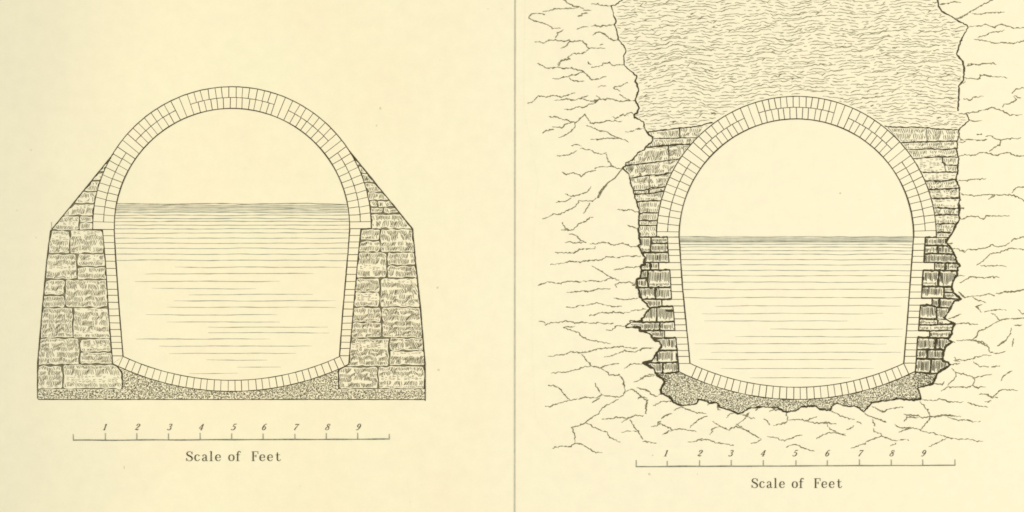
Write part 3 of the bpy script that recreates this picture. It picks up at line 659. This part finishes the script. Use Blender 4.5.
# ------------------------------------------------------------------ the rock
mb = MB()
rock = CL+CB+CR+[(1100, -34), (1100, 420), (1015, 440), (985, 452), (900, 452), (860, 452), (800, 453), (740, 448), (690, 446), (640, 446), (606, 455), (560, 450), (536, 420), (534, 390), (532, 330), (534, 230), (538, 180), (524, 110), (524, 60), (526, -34)]
mb.fill(rock, 0.0010)
CRACKS = [
 (520, 0, [[(345, 0), (390, 30), (430, 50), (475, 55), (505, 65)], [(185, 92), (235, 88), (275, 70), (340, 70), (430, 68), (470, 55)], [(505, 82), (570, 84)], [(485, 110), (540, 102)], [(460, 132), (490, 125), (500, 112)],
   [(200, 115), (160, 108), (95, 108), (70, 140), (85, 155), (150, 178), (200, 188), (240, 212), (270, 228), (325, 225)], [(345, 235), (300, 265), (285, 310)],
   [(120, 330), (195, 345), (235, 320), (290, 320), (340, 328), (390, 322), (400, 335), (500, 325), (515, 345), (545, 385), (610, 385), (680, 385)], [(400, 335), (370, 365), (325, 388)], [(640, 365), (660, 355)],
   [(545, 400), (500, 430), (420, 430), (380, 460), (400, 475), (350, 480), (310, 500), (305, 520)], [(455, 235), (500, 215), (550, 215)], [(575, 205), (600, 200), (640, 212), (700, 203), (745, 198)], [(585, 282), (605, 262), (640, 258), (680, 275), (720, 310), (750, 322), (785, 320)],
   [(570, 30), (630, 35), (670, 45), (722, 46)]]),
 (520, 56, [[(310, 80), (320, 45), (360, 28), (400, 25)], [(140, 58), (215, 98), (300, 90), (340, 100), (400, 95), (500, 120), (535, 150), (575, 192), (630, 185), (690, 162)], [(260, 180), (310, 185), (350, 165), (380, 168), (400, 155), (450, 150), (485, 130), (510, 125)],
   [(395, 178), (430, 200), (470, 202), (515, 200)], [(540, 45), (550, 65), (565, 68)], [(570, 95), (610, 85), (660, 75), (665, 58), (715, 55), (740, 75), (830, 70)], [(625, 250), (650, 238), (690, 240)], [(865, 212), (800, 240), (745, 255), (795, 282)], [(795, 305), (840, 335), (880, 358), (925, 360)],
   [(60, 375), (90, 375), (120, 345), (150, 320), (210, 328), (270, 315), (330, 328), (370, 315), (440, 295)], [(275, 352), (320, 355), (370, 342), (440, 355), (490, 335), (545, 318)], [(490, 335), (530, 355), (580, 362), (620, 350), (640, 345), (740, 345), (800, 365), (880, 358)],
   [(610, 318), (640, 345), (590, 380), (550, 385), (520, 410), (450, 410), (400, 432), (355, 425)], [(740, 485), (770, 498), (820, 470), (870, 475)], [(850, 460), (885, 450), (910, 468)], [(580, 372), (625, 358)]]),
 (520, 112, [[(230, 40), (280, 38), (330, 55), (400, 75), (440, 80), (470, 65), (515, 15), (545, 60), (565, 90), (640, 90), (690, 70), (760, 70), (820, 78)], [(180, 170), (210, 150), (270, 140)], [(260, 120), (340, 122), (370, 92), (440, 82)], [(440, 82), (440, 120), (400, 160), (350, 190), (310, 207)],
   [(530, 110), (570, 120), (640, 152), (690, 155), (730, 185), (800, 212), (840, 225), (870, 240)], [(565, 220), (640, 218), (700, 210), (800, 212)], [(840, 160), (900, 155), (925, 138), (990, 132)], [(410, 268), (440, 262), (490, 270)], [(485, 290), (520, 300), (560, 302), (600, 325), (650, 340), (690, 325)],
   [(690, 335), (700, 380), (735, 430), (770, 450), (820, 450)], [(600, 450), (640, 435), (700, 442), (740, 430)], [(295, 352), (390, 345), (450, 310)], [(330, 482), (370, 500), (430, 485), (470, 500), (490, 515), (540, 480), (605, 470)]]),
 (520, 168, [[(610, 242), (580, 265), (490, 262), (470, 258), (460, 290), (410, 325), (350, 350), (325, 372), (270, 370), (180, 412)], [(700, 125), (655, 165), (622, 225)], [(360, 205), (400, 225), (450, 222), (520, 200), (550, 180), (570, 145)], [(285, 272), (360, 270), (410, 240)], [(560, 275), (530, 330), (510, 362)],
   [(335, 430), (350, 465), (390, 500), (430, 490), (470, 445), (530, 425), (555, 395), (590, 390)], [(330, 495), (400, 495)], [(780, 335), (830, 340), (870, 330), (945, 355)], [(860, 460), (910, 478), (945, 490)]]),
 (520, 224, [[(390, 82), (440, 85), (490, 130), (525, 145)], [(360, 152), (400, 135), (430, 155), (480, 150), (525, 145)], [(560, 158), (610, 158), (680, 145), (750, 170), (820, 152), (890, 182), (950, 180)], [(280, 228), (430, 232), (490, 200), (590, 198), (605, 180)],
   [(245, 323), (330, 318), (410, 295), (480, 305), (560, 290), (650, 285), (700, 262), (790, 268), (850, 255), (970, 258)], [(575, 335), (640, 372), (690, 405), (735, 430), (790, 450)], [(750, 365), (800, 362), (850, 345), (910, 348), (970, 335)],
   [(145, 492), (215, 462), (330, 475), (400, 455), (470, 465), (570, 450), (640, 458), (735, 430)], [(770, 510), (760, 485), (800, 470), (870, 462), (930, 478)]]),
 (520, 280, [[(375, 98), (420, 102), (460, 90), (550, 90), (620, 70), (720, 70)], [(755, 150), (810, 158), (880, 152), (945, 148)], [(370, 215), (430, 220), (480, 205), (550, 200), (610, 182), (640, 185), (690, 205), (815, 212)], [(550, 285), (630, 265), (740, 258), (850, 265), (900, 245), (1010, 230)],
   [(150, 330), (190, 335), (205, 345)], [(195, 362), (250, 342), (310, 340), (370, 325), (430, 342), (500, 338), (550, 350), (620, 342), (690, 352), (745, 345)], [(690, 400), (740, 400), (770, 365), (840, 372)], [(345, 375), (440, 375)], [(345, 378), (400, 400), (470, 420), (490, 450), (550, 480), (620, 490), (720, 510)]]),
 (520, 336, [[(220, 160), (260, 162), (290, 150), (350, 152), (405, 125), (490, 135), (570, 120), (620, 100), (740, 92), (800, 82), (860, 95), (940, 98)], [(675, 170), (740, 155), (830, 120), (920, 128), (970, 105), (1020, 95), (1070, 96)], [(495, 145), (540, 200), (575, 240), (640, 255), (680, 235), (790, 220)],
   [(245, 300), (310, 290), (370, 290), (450, 270), (520, 245), (575, 242)], [(640, 255), (690, 285), (720, 310), (800, 315), (825, 350), (840, 440), (830, 470), (800, 488), (700, 480), (650, 470), (610, 500)], [(835, 260), (870, 235), (910, 220), (980, 225)], [(910, 370), (950, 355), (1000, 325), (1070, 320)],
   [(225, 398), (270, 395), (320, 420), (350, 465), (400, 510)], [(600, 375), (620, 420), (650, 470)], [(845, 440), (890, 425), (930, 445), (970, 485), (1020, 495)], [(935, 415), (1020, 432)], [(970, 485), (940, 505)]]),
 (520, 392, [[(400, 62), (450, 60), (540, 40), (610, 50)], [(200, 112), (240, 118), (280, 98), (335, 85), (380, 68), (420, 65)], [(580, 80), (640, 45)], [(790, 55), (760, 70), (720, 95), (660, 125), (630, 175), (570, 205), (530, 235), (520, 250), (470, 268), (415, 285), (435, 330), (440, 400)],
   [(530, 245), (570, 270), (640, 305), (695, 320), (720, 365), (800, 402)], [(260, 448), (340, 432), (400, 440), (440, 410), (490, 415), (550, 450), (600, 482), (655, 485)], [(655, 215), (740, 215), (770, 198), (840, 210), (880, 205), (920, 188), (990, 188)], [(810, 240), (870, 212)],
   [(880, 220), (910, 275), (940, 310), (985, 380)], [(815, 325), (860, 310), (930, 315)], [(980, 395), (1020, 398), (1090, 412)], [(1020, 60), (1005, 170)]]),
 (640, 360, [[(0, 145), (30, 135), (80, 115), (120, 118)], [(0, 232), (60, 245), (100, 275), (140, 290), (165, 270)], [(0, 290), (60, 320), (45, 370), (50, 435)], [(100, 365), (150, 345), (180, 330), (255, 330)], [(270, 400), (330, 375), (390, 400), (450, 420), (530, 430)], [(170, 470), (210, 440), (255, 430)],
   [(540, 450), (500, 460), (450, 490), (400, 540)], [(690, 460), (720, 430), (760, 420)], [(770, 510), (800, 500), (830, 480), (850, 455), (920, 470)], [(850, 455), (872, 420)], [(540, 360), (560, 348)], [(625, 360), (625, 400), (645, 400)], [(925, 400), (960, 380)], [(800, 435), (850, 450), (860, 420)]]),
 (640, 410, [[(90, 135), (140, 125), (165, 110), (220, 135), (260, 158), (340, 152), (400, 165), (450, 172)], [(145, 120), (145, 100), (165, 95)], [(180, 198), (230, 170), (265, 160)], [(380, 255), (430, 255), (480, 232), (550, 238), (620, 265), (680, 270), (750, 285)], [(455, 240), (510, 240)],
   [(580, 90), (640, 130), (710, 160), (770, 130), (830, 155), (890, 185)], [(775, 115), (830, 150), (900, 190), (970, 232), (930, 262), (885, 265)], [(555, 195), (580, 172), (570, 160), (600, 140), (632, 134)]]),
 (760, 360, [[(75, 415), (95, 400), (160, 398)], [(205, 415), (220, 460), (220, 475)], [(895, 370), (990, 418), (1024, 395)]]),
 (760, 410, [[(220, 75), (210, 100), (105, 125)], [(225, 80), (310, 75), (370, 85), (455, 52)], [(370, 90), (430, 102), (520, 105), (610, 112)], [(500, 98), (560, 100)], [(25, 70), (60, 85), (80, 122)], [(535, 110), (545, 130), (555, 150), (620, 180), (690, 208)], [(450, 232), (510, 195), (555, 180), (680, 195)],
   [(65, 210), (140, 228), (200, 248)], [(195, 242), (250, 225), (300, 205), (340, 200)], [(215, 298), (240, 290), (260, 272), (300, 280), (360, 310), (435, 330)], [(560, 0), (640, 45), (690, 60), (755, 78)], [(770, 90), (815, 108)], [(690, 155), (720, 150), (750, 125)],
   [(825, 20), (870, 45), (920, 65), (960, 75), (1010, 100)], [(895, 75), (905, 100), (920, 125)], [(905, 150), (915, 170), (960, 190), (985, 210), (930, 225), (850, 250), (840, 268), (790, 285), (725, 308)], [(985, 210), (1030, 230), (1060, 240)]]),
 (880, 396, [[(0, 120), (30, 130), (50, 108), (110, 98), (185, 85)], [(335, 30), (430, 38), (470, 22), (510, 30), (550, 42), (670, 48)], [(700, 50), (780, 78), (860, 88)], [(320, 45), (355, 80), (385, 125), (400, 160), (400, 180), (350, 240), (325, 270)], [(190, 145), (240, 150), (300, 158), (340, 175), (400, 165), (500, 155), (580, 160), (650, 165)],
   [(540, 175), (640, 195), (700, 192), (740, 205), (800, 205)], [(190, 202), (215, 170), (310, 170)], [(115, 230), (150, 245), (180, 258), (240, 252), (300, 265), (350, 285), (440, 300), (540, 330), (630, 348), (710, 345), (770, 362), (825, 362)], [(150, 290), (200, 270), (250, 260)], [(540, 335), (500, 352), (390, 410)],
   [(20, 320), (90, 350), (140, 358), (190, 345), (230, 352)], [(80, 400), (130, 375)], [(0, 190), (50, 212)], [(840, 48), (890, 38)], [(860, 0), (940, 12)], [(215, 145), (235, 160), (300, 150)], [(430, 170), (520, 150), (600, 158)]]),
 (880, 340, [[(550, 15), (600, 18)], [(700, 0), (760, 8), (830, 35), (870, 60), (885, 95), (950, 110), (1000, 90)], [(940, 48), (1000, 10)], [(590, 140), (610, 160), (660, 160), (740, 155), (760, 135), (830, 125), (890, 125)], [(565, 200), (640, 185)], [(570, 225), (610, 260), (680, 275), (740, 298), (830, 285), (890, 275)],
   [(610, 265), (595, 310), (540, 360)], [(740, 300), (760, 320), (740, 360), (700, 380), (540, 375), (490, 412)], [(740, 360), (780, 382), (850, 370)], [(430, 350), (500, 355), (515, 330)], [(750, 175), (800, 215), (870, 215)], [(890, 215), (960, 208)], [(970, 330), (985, 290), (1020, 265), (1060, 245)],
   [(790, 432), (850, 435), (910, 462)], [(900, 460), (960, 400), (1020, 398), (1100, 402)], [(860, 430), (900, 470)], [(590, 165), (640, 172)]]),
 (896, 284, [[(500, 60), (520, 90), (550, 105), (610, 98), (690, 92), (740, 75), (790, 95)], [(805, 78), (880, 65), (960, 65), (1024, 45), (1120, 30)], [(610, 100), (640, 125), (710, 148)], [(690, 165), (640, 178), (685, 228)], [(705, 220), (760, 215), (830, 205), (880, 208)], [(420, 280), (450, 268), (520, 240)],
   [(470, 318), (560, 310), (655, 322)], [(760, 232), (790, 245), (830, 290), (890, 275), (960, 280), (1024, 270), (1150, 280)], [(980, 205), (1010, 240), (1060, 250)], [(830, 292), (760, 330), (700, 365), (665, 375), (640, 420), (610, 445), (560, 448), (480, 455)], [(615, 450), (690, 465), (735, 490)],
   [(925, 345), (915, 400), (880, 445), (815, 495)], [(940, 430), (930, 505)], [(940, 330), (1010, 330)], [(640, 178), (665, 205)], [(500, 60), (545, 100)]]),
 (896, 228, [[(420, 122), (460, 122)], [(450, 165), (500, 172), (550, 192), (570, 175), (640, 170), (740, 152), (760, 135), (820, 152), (870, 140), (940, 95), (1024, 70), (1120, 40)], [(645, 298), (700, 260), (755, 205), (830, 195), (910, 162), (960, 165), (1024, 172), (1130, 160)], [(680, 298), (740, 305), (800, 300), (885, 305)], [(490, 380), (550, 382)],
   [(510, 438), (550, 420), (585, 392), (640, 392), (700, 400), (770, 388), (830, 395)], [(860, 508), (950, 508), (1020, 490), (1080, 480)], [(520, 180), (555, 188)]]),
 (896, 172, [[(500, 68), (560, 68), (620, 58), (720, 55)], [(520, 180), (560, 185), (640, 190), (760, 180), (830, 185), (910, 180), (970, 195), (1024, 230), (1090, 250)], [(925, 165), (960, 130), (990, 118), (1024, 115), (1100, 120)], [(740, 218), (770, 200), (790, 180)], [(500, 290), (545, 292)], [(500, 360), (530, 375), (600, 352), (650, 358), (700, 378), (720, 350), (800, 352), (910, 352)], [(510, 160), (540, 185)]]),
 (896, 116, [[(590, 30), (630, 45), (685, 38)], [(500, 155), (520, 190), (600, 188), (680, 195), (730, 188)], [(500, 210), (560, 208)], [(645, 148), (690, 148)], [(720, 158), (770, 162), (800, 190), (870, 188), (1000, 175)], [(835, 190), (830, 230), (780, 260), (745, 282)], [(500, 325), (560, 308), (620, 315), (690, 292), (740, 298), (800, 318), (840, 300), (900, 292), (960, 322), (1024, 320), (1100, 330)]]),
 (896, 60, [[(560, 45), (600, 25), (660, 40), (700, 32), (770, 25), (800, 35)], [(570, 48), (640, 30)], [(545, 145), (640, 150), (670, 150), (670, 120), (720, 122), (780, 135), (860, 135), (890, 148)], [(540, 312), (590, 318), (620, 300), (700, 290)], [(500, 430), (560, 428), (630, 415), (700, 400), (765, 380), (850, 405), (910, 440), (1010, 438)],
   [(850, 380), (860, 360), (920, 345), (970, 320), (945, 288)], [(945, 288), (1000, 310)], [(930, 265), (960, 235), (1024, 220), (1100, 210)], [(525, 180), (550, 182), (550, 165)]]),
 (896, 0, [[(350, 40), (380, 30), (430, 25), (450, 15), (520, 20)], [(470, 160), (560, 120), (600, 90), (700, 35), (770, 0), (830, -40)], [(610, 110), (680, 115), (720, 100), (760, 102), (870, 98)], [(580, 215), (650, 208), (720, 200), (790, 222), (830, 195), (890, 205), (940, 225), (1024, 225), (1120, 240)],
   [(650, 302), (720, 280), (760, 260), (810, 255), (870, 242)], [(625, 315), (700, 325), (780, 345), (850, 340), (930, 348), (1024, 325), (1100, 320)], [(480, 150), (540, 130), (580, 100)]]),
]
for ox, oy, polys in CRACKS:
    for pl in polys:
        p = wob(T(ox, oy, pl), 1.2, 1.0, .5)
        mb.line(p, wvar(len(p), .76, .85, .5), T_, .35)
        # the burin skips: short second cuts beside the line
        i = 2
        while i < len(p)-4:
            if rng.random() < .17:
                n = rng.randint(2, 4); o = rng.choice([-.7, .7])*rng.uniform(.7, 1.1)
                mb.line([(q[0]+rng.uniform(-.2, .2), q[1]+o) for q in p[i:i+n]], .5, T_, .4)
            i += 3
# the crack that leaves the left wall downwards, and the heavy edge
rough(mb, T(520, 168, [(822, 0), (760, 80), (700, 120), (650, 180), (620, 240)]), .95, .3, .4, 1.5, T_)
mb.line(wob(T(520, 168, [(700, 125), (655, 190), (628, 240)]), .3), .55, T_, .5)
def edge(path, w):
    p = wob(path, 1.0, 1.1, .5); s = rng.uniform(0, 99)
    mb.line(p, [1.12*w(q)*(1+.9*nz(i*.25, s)) for i, q in enumerate(p)])
    q = [(a[0]+.35*nz(i*.4, s+5), a[1]+.35*nz(i*.4, s+8)) for i, a in enumerate(p)]
    mb.line(q, [w(q_)*.55*(1+.9*nz(i*.3, s+20)) for i, q_ in enumerate(p)])
edge(CL+CB[:2], lambda q: (.75 if q[0] < 633 else 1.05) if q[1] < 225 or q[0] < 633 else (1.35 if q[1] < 262 else 1.75))
edge(CB, lambda q: 1.25 if 690 < q[0] < 880 else 1.5)
k = [i for i, q in enumerate(CR) if q[1] < 112.5][0]
edge(CB[-2:]+CR[:k], lambda q: 1.7 if q[1] > 262 else (1.35 if q[1] > 200 else 1.0))
edge(CR[k:], lambda q: 1.15)
# blots where the burin went deep
for x, y, r in [(645.5, 364, 1.2), (648, 363.5, 1.1), (634, 285, 1.4), (641, 331.5, 1.2)]:
    mb.line([(x-r*1.5, y+.2), (x, y), (x+r*1.4, y-.2)], [.4, r*1.2, .5])
tag(mb.build('rock', None, (797, 440)), 'cracked rock drawn in broken lines on both sides of and under the right aqueduct', 'rock', None, 'structure')

# ================================================================== lettering
def cat(pts, n=5):
    """smooth curve through the points (x, y, w)"""
    out = []
    for i in range(len(pts)-1):
        p0, p1, p2, p3 = pts[max(0, i-1)], pts[i], pts[i+1], pts[min(len(pts)-1, i+2)]
        for k in range(n):
            t = k/n
            out.append(tuple(.5*((2*b)+(-a+c)*t+(2*a-5*b+4*c-d)*t*t+(-a+3*b-3*c+d)*t**3) for a, b, c, d in zip(p0, p1, p2, p3)))
    out.append(pts[-1]); return out
C, LN = True, False
GLYPH = {
 'S': [(C, [(6.0, 7.0, .4), (5.3, 8.9, .45), (3.4, 9.5, .5), (1.5, 8.6, .9), (1.0, 7.2, 1.3), (1.9, 5.9, 1.5), (3.5, 5.1, 1.6), (5.3, 4.1, 1.5), (6.2, 2.6, 1.3), (5.6, .9, .8), (3.6, .1, .5), (1.6, .7, .45), (.7, 2.6, .45)]), (LN, [(6.2, 6.6, .45), (6.2, 9.5, .45)]), (LN, [(.5, .1, .5), (.5, 3.0, .5)])],
 'c': [(C, [(5.1, 4.9, 1.2), (4.5, 6.0, .7), (3.2, 6.4, .5), (1.6, 5.6, 1.0), (.9, 3.3, 1.4), (1.5, 1.1, 1.1), (3.2, .2, .55), (4.7, .7, .5), (5.6, 2.0, .4)])],
 'a': [(C, [(1.1, 4.6, 1.1), (1.4, 5.9, .7), (2.7, 6.4, .5), (4.0, 5.8, .9), (4.3, 4.6, 1.2), (4.3, 2.4, 1.25), (4.4, .9, 1.0), (5.0, .2, .6), (6.1, .7, .4)]), (C, [(4.3, 3.8, .4), (2.2, 3.1, .6), (.9, 1.9, 1.2), (1.3, .5, 1.0), (2.6, .1, .5), (4.2, 1.3, .4)])],
 'l': [(LN, [(2, 9.8, 1.25), (2, 0, 1.25)]), (LN, [(.6, 9.5, .45), (2.2, 9.8, .5)]), (LN, [(.3, .15, .45), (3.8, .15, .45)])],
 'e': [(LN, [(1.0, 3.45, .45), (5.5, 3.45, .45)]), (C, [(5.4, 3.4, .9), (4.9, 5.6, .9), (3.3, 6.4, .5), (1.6, 5.6, 1.0), (.9, 3.3, 1.4), (1.5, 1.1, 1.2), (3.3, .2, .55), (4.7, .6, .45), (5.6, 1.9, .4)])],
 'o': [(C, [(3.3, 6.4, .45), (1.6, 5.6, 1.0), (.9, 3.3, 1.4), (1.6, 1.0, 1.0), (3.3, .2, .45), (5.1, 1.0, 1.0), (5.8, 3.3, 1.4), (5.1, 5.6, 1.0), (3.3, 6.4, .45)])],
 'f': [(C, [(5.4, 8.6, 1.1), (4.6, 9.6, .6), (3.3, 9.5, .7), (2.6, 8.0, 1.2), (2.5, 6, 1.25), (2.5, 0, 1.25)]), (LN, [(.7, 6.25, .5), (4.8, 6.25, .5)]), (LN, [(.8, .15, .45), (4.4, .15, .45)])],
 'F': [(LN, [(1.8, 0, 1.4), (1.8, 9.5, 1.4)]), (LN, [(.3, 9.4, .5), (6.6, 9.4, .55)]), (LN, [(6.5, 9.5, .6), (6.7, 6.9, .5)]), (LN, [(1.8, 5.0, .5), (4.6, 5.0, .5)]), (LN, [(4.6, 6.3, .55), (4.6, 3.7, .5)]), (LN, [(.3, .15, .45), (3.6, .15, .45)])],
 't': [(C, [(2.2, 8.8, .6), (2.2, 6.3, 1.2), (2.2, 2.2, 1.3), (2.6, .6, 1.0), (3.8, .15, .55), (5.0, .9, .45), (5.4, 2.0, .4)]), (LN, [(.4, 6.25, .5), (4.8, 6.25, .5)])],
 '1': [(LN, [(1.9, 6.2, 1.0), (1.9, 0, 1.05)]), (LN, [(.7, 5.2, .45), (2.0, 6.1, .5)]), (LN, [(.7, .12, .42), (3.2, .12, .42)])],
 '2': [(C, [(.6, 4.4, .9), (1.0, 5.8, .6), (2.1, 6.2, .55), (3.3, 5.4, 1.0), (3.1, 4.0, 1.0), (1.8, 2.2, .55), (.5, .5, .4)]), (C, [(.5, .5, .5), (1.6, .8, .9), (2.8, .2, .9), (3.7, 1.2, .4)])],
 '3': [(C, [(.6, 5.2, .7), (1.6, 6.2, .5), (2.9, 5.6, .9), (2.9, 4.2, .8), (1.7, 3.4, .4), (3.1, 2.8, .8), (3.3, 1.3, 1.0), (2.2, .1, .6), (.9, .3, .6), (.4, 1.2, .9)])],
 '4': [(LN, [(2.8, 6.2, .5), (.2, 1.9, .42)]), (LN, [(.2, 1.9, .5), (4.2, 1.9, .5)]), (LN, [(2.8, 6.2, .9), (2.8, 0, 1.0)]), (LN, [(1.9, .1, .4), (3.8, .1, .4)])],
 '5': [(LN, [(1.0, 6.0, .45), (.8, 3.5, .45)]), (LN, [(1.0, 5.9, .9), (3.4, 6.1, .7)]), (C, [(.8, 3.5, .4), (2.2, 3.9, .6), (3.3, 2.8, 1.0), (3.1, 1.0, 1.0), (1.8, .1, .5), (.6, .4, .6), (.4, 1.2, .8)])],
 '6': [(C, [(3.2, 5.7, .7), (2.2, 6.1, .5), (.9, 4.4, .9), (.6, 2.0, 1.1), (1.5, .2, .6), (2.9, .5, .7), (3.4, 2.0, 1.0), (2.6, 3.4, .6), (1.4, 3.2, .4), (.7, 2.2, .4)])],
 '7': [(LN, [(.5, 5.8, 1.0), (3.8, 5.8, .8)]), (LN, [(.5, 6.2, .4), (.4, 4.9, .4)]), (C, [(3.8, 5.9, .4), (2.5, 3.6, .6), (1.7, 1.6, .9), (1.5, 0, 1.0)])],
 '8': [(C, [(2, 6.2, .45), (.9, 5.6, .7), (1.0, 4.3, .8), (2.2, 3.4, .9), (3.3, 2.4, .9), (3.2, .8, .7), (1.9, .1, .45), (.6, .8, .7), (.6, 2.3, .7), (1.9, 3.4, .45), (3.0, 4.4, .5), (3.0, 5.6, .6), (2, 6.2, .45)])],
 '9': [(C, [(.6, .6, .7), (1.6, .1, .5), (2.9, 1.7, .9), (3.4, 4.2, 1.1), (2.6, 6.0, .6), (1.2, 5.9, .7), (.6, 4.3, 1.0), (1.3, 3.0, .6), (2.5, 3.1, .4), (3.3, 4.2, .4)])],
}
def glyph(mb, ch, x, y, sx=1.0, sy=1.0, shear=0.0, wk=1.0, mat=I_):
    for curve, pts in GLYPH[ch]:
        q = cat(pts) if curve else pts
        mb.line([(x+(a*sx+b*shear), y-b*sy) for a, b, w in q], [w*wk for a, b, w in q], mat)
def scale_bar(label, p0, p1, ticks, numx, num_y, tick_h):
    loc = (p0[0], p0[1])
    o = empty('scale_bar', loc, label, 'scale bar', 'scale bars under the drawings')
    def yb(x): return p0[1]+(p1[1]-p0[1])*(x-p0[0])/(p1[0]-p0[0])
    mb = MB(); a = [(x, yb(x)+.35*nz(x*.03, p0[0])) for x in [p0[0]+(p1[0]-p0[0])*i/60 for i in range(61)]]
    mb.line(a, wvar(61, 1.2, .25, .25), G_); mb.line([(q[0], q[1]+.1) for q in a], wvar(61, .5, .4, .2), T_)
    mb.build('base_line', o, loc)
    for i, x in enumerate(ticks):
        mb = MB(); h = tick_h[i] if isinstance(tick_h, list) else tick_h
        mb.line([(x, yb(x)), (x+rng.uniform(-.15, .15), yb(x)-h)], [.75, .6], G_); mb.build('tick', o, loc)
    for d, x in enumerate(numx, 1):
        mb = MB(); glyph(mb, str(d), x-3.0, num_y+3.1, 1.0, 1.0, .40, .82); mb.build('numeral', o, loc)
scale_bar('ten foot scale bar numbered 1 to 9 below the left drawing', (73, 440.2), (389.6, 439.1), [73.4, 105.4, 136.9, 168.5, 200.25, 231.6, 263.1, 295, 326.25, 357.75, 389.3],
          [105.2, 137.4, 169.8, 201.2, 233.8, 264.3, 296, 327.7, 358.4], 427.0, [6.2, 7.2, 7, 6.6, 7, 6.4, 6.2, 5.6, 6.2, 6.4, 5.2])
scale_bar('ten foot scale bar numbered 1 to 9 just under the cracked rock', (636, 466.6), (955.2, 465.2), [636.25, 667.25, 699.5, 731.25, 763.25, 795.9, 827.25, 859.4, 891.3, 922.8, 955],
          [666.2, 699.9, 731, 763, 795.2, 827.5, 860.4, 892, 923.5], 453.2, [6.6, 5.6, 6.2, 6.4, 6, 5.8, 5.6, 6.4, 6, 6, 6])
def caption(label, x, y, k):
    loc = (x, y)
    o = empty('scale_caption', loc, label, 'caption', 'captions under the scale bars')
    for word in ([('S', 0), ('c', 8.1), ('a', 15.8), ('l', 23.2), ('e', 28.9)], [('o', 42.1), ('f', 49.2)], [('F', 65.4), ('e', 73.2), ('e', 81.0), ('t', 89.2)]):
        mb = MB()
        for ch, dx in word: glyph(mb, ch, x+dx*k, y, k, 1.0, 0, .9)
        mb.build('word', o, loc)
caption('caption Scale of Feet lettered under the left scale bar', 186.0, 461.0, 1.0)
caption('caption Scale of Feet lettered under the right scale bar', 751.4, 487.9, .955)

# ================================================================== light and camera
w = bpy.data.worlds.new('World'); SC.world = w; w.use_nodes = True
bg = w.node_tree.nodes['Background']; bg.inputs['Color'].default_value = (1.0, .99, .97, 1); bg.inputs['Strength'].default_value = 0.61
def lamp(name, loc, size, power, col):
    l = bpy.data.lights.new(name, 'AREA'); l.shape = 'RECTANGLE'; l.size = size[0]; l.size_y = size[1]; l.energy = power; l.color = col
    o = bpy.data.objects.new(name, l); COL.objects.link(o); o.location = loc
    o.rotation_euler = (Vector((0, 0, 0))-Vector(loc)).to_track_quat('-Z', 'Y').to_euler()
lamp('copy_lamp', (-17, 0, 17), (6, 12), 2760, (1, .985, .95))
lamp('copy_lamp', (17, 0, 17), (6, 12), 2985, (1, .985, .95))
cam = bpy.data.cameras.new('camera'); co = bpy.data.objects.new('camera', cam); COL.objects.link(co)
cam.lens = 85; cam.sensor_width = 36; cam.clip_start = .1; cam.clip_end = 300
co.location = (0, 0, 10.24*85/36); co.rotation_euler = (0, 0, 0)
SC.camera = co
SC.view_settings.view_transform = 'Standard'; SC.view_settings.look = 'None'
SC.view_settings.exposure = 0; SC.view_settings.gamma = 1; SC.view_settings.use_curve_mapping = False
SC.cycles.filter_width = 1.65        # the slight softness of the scan
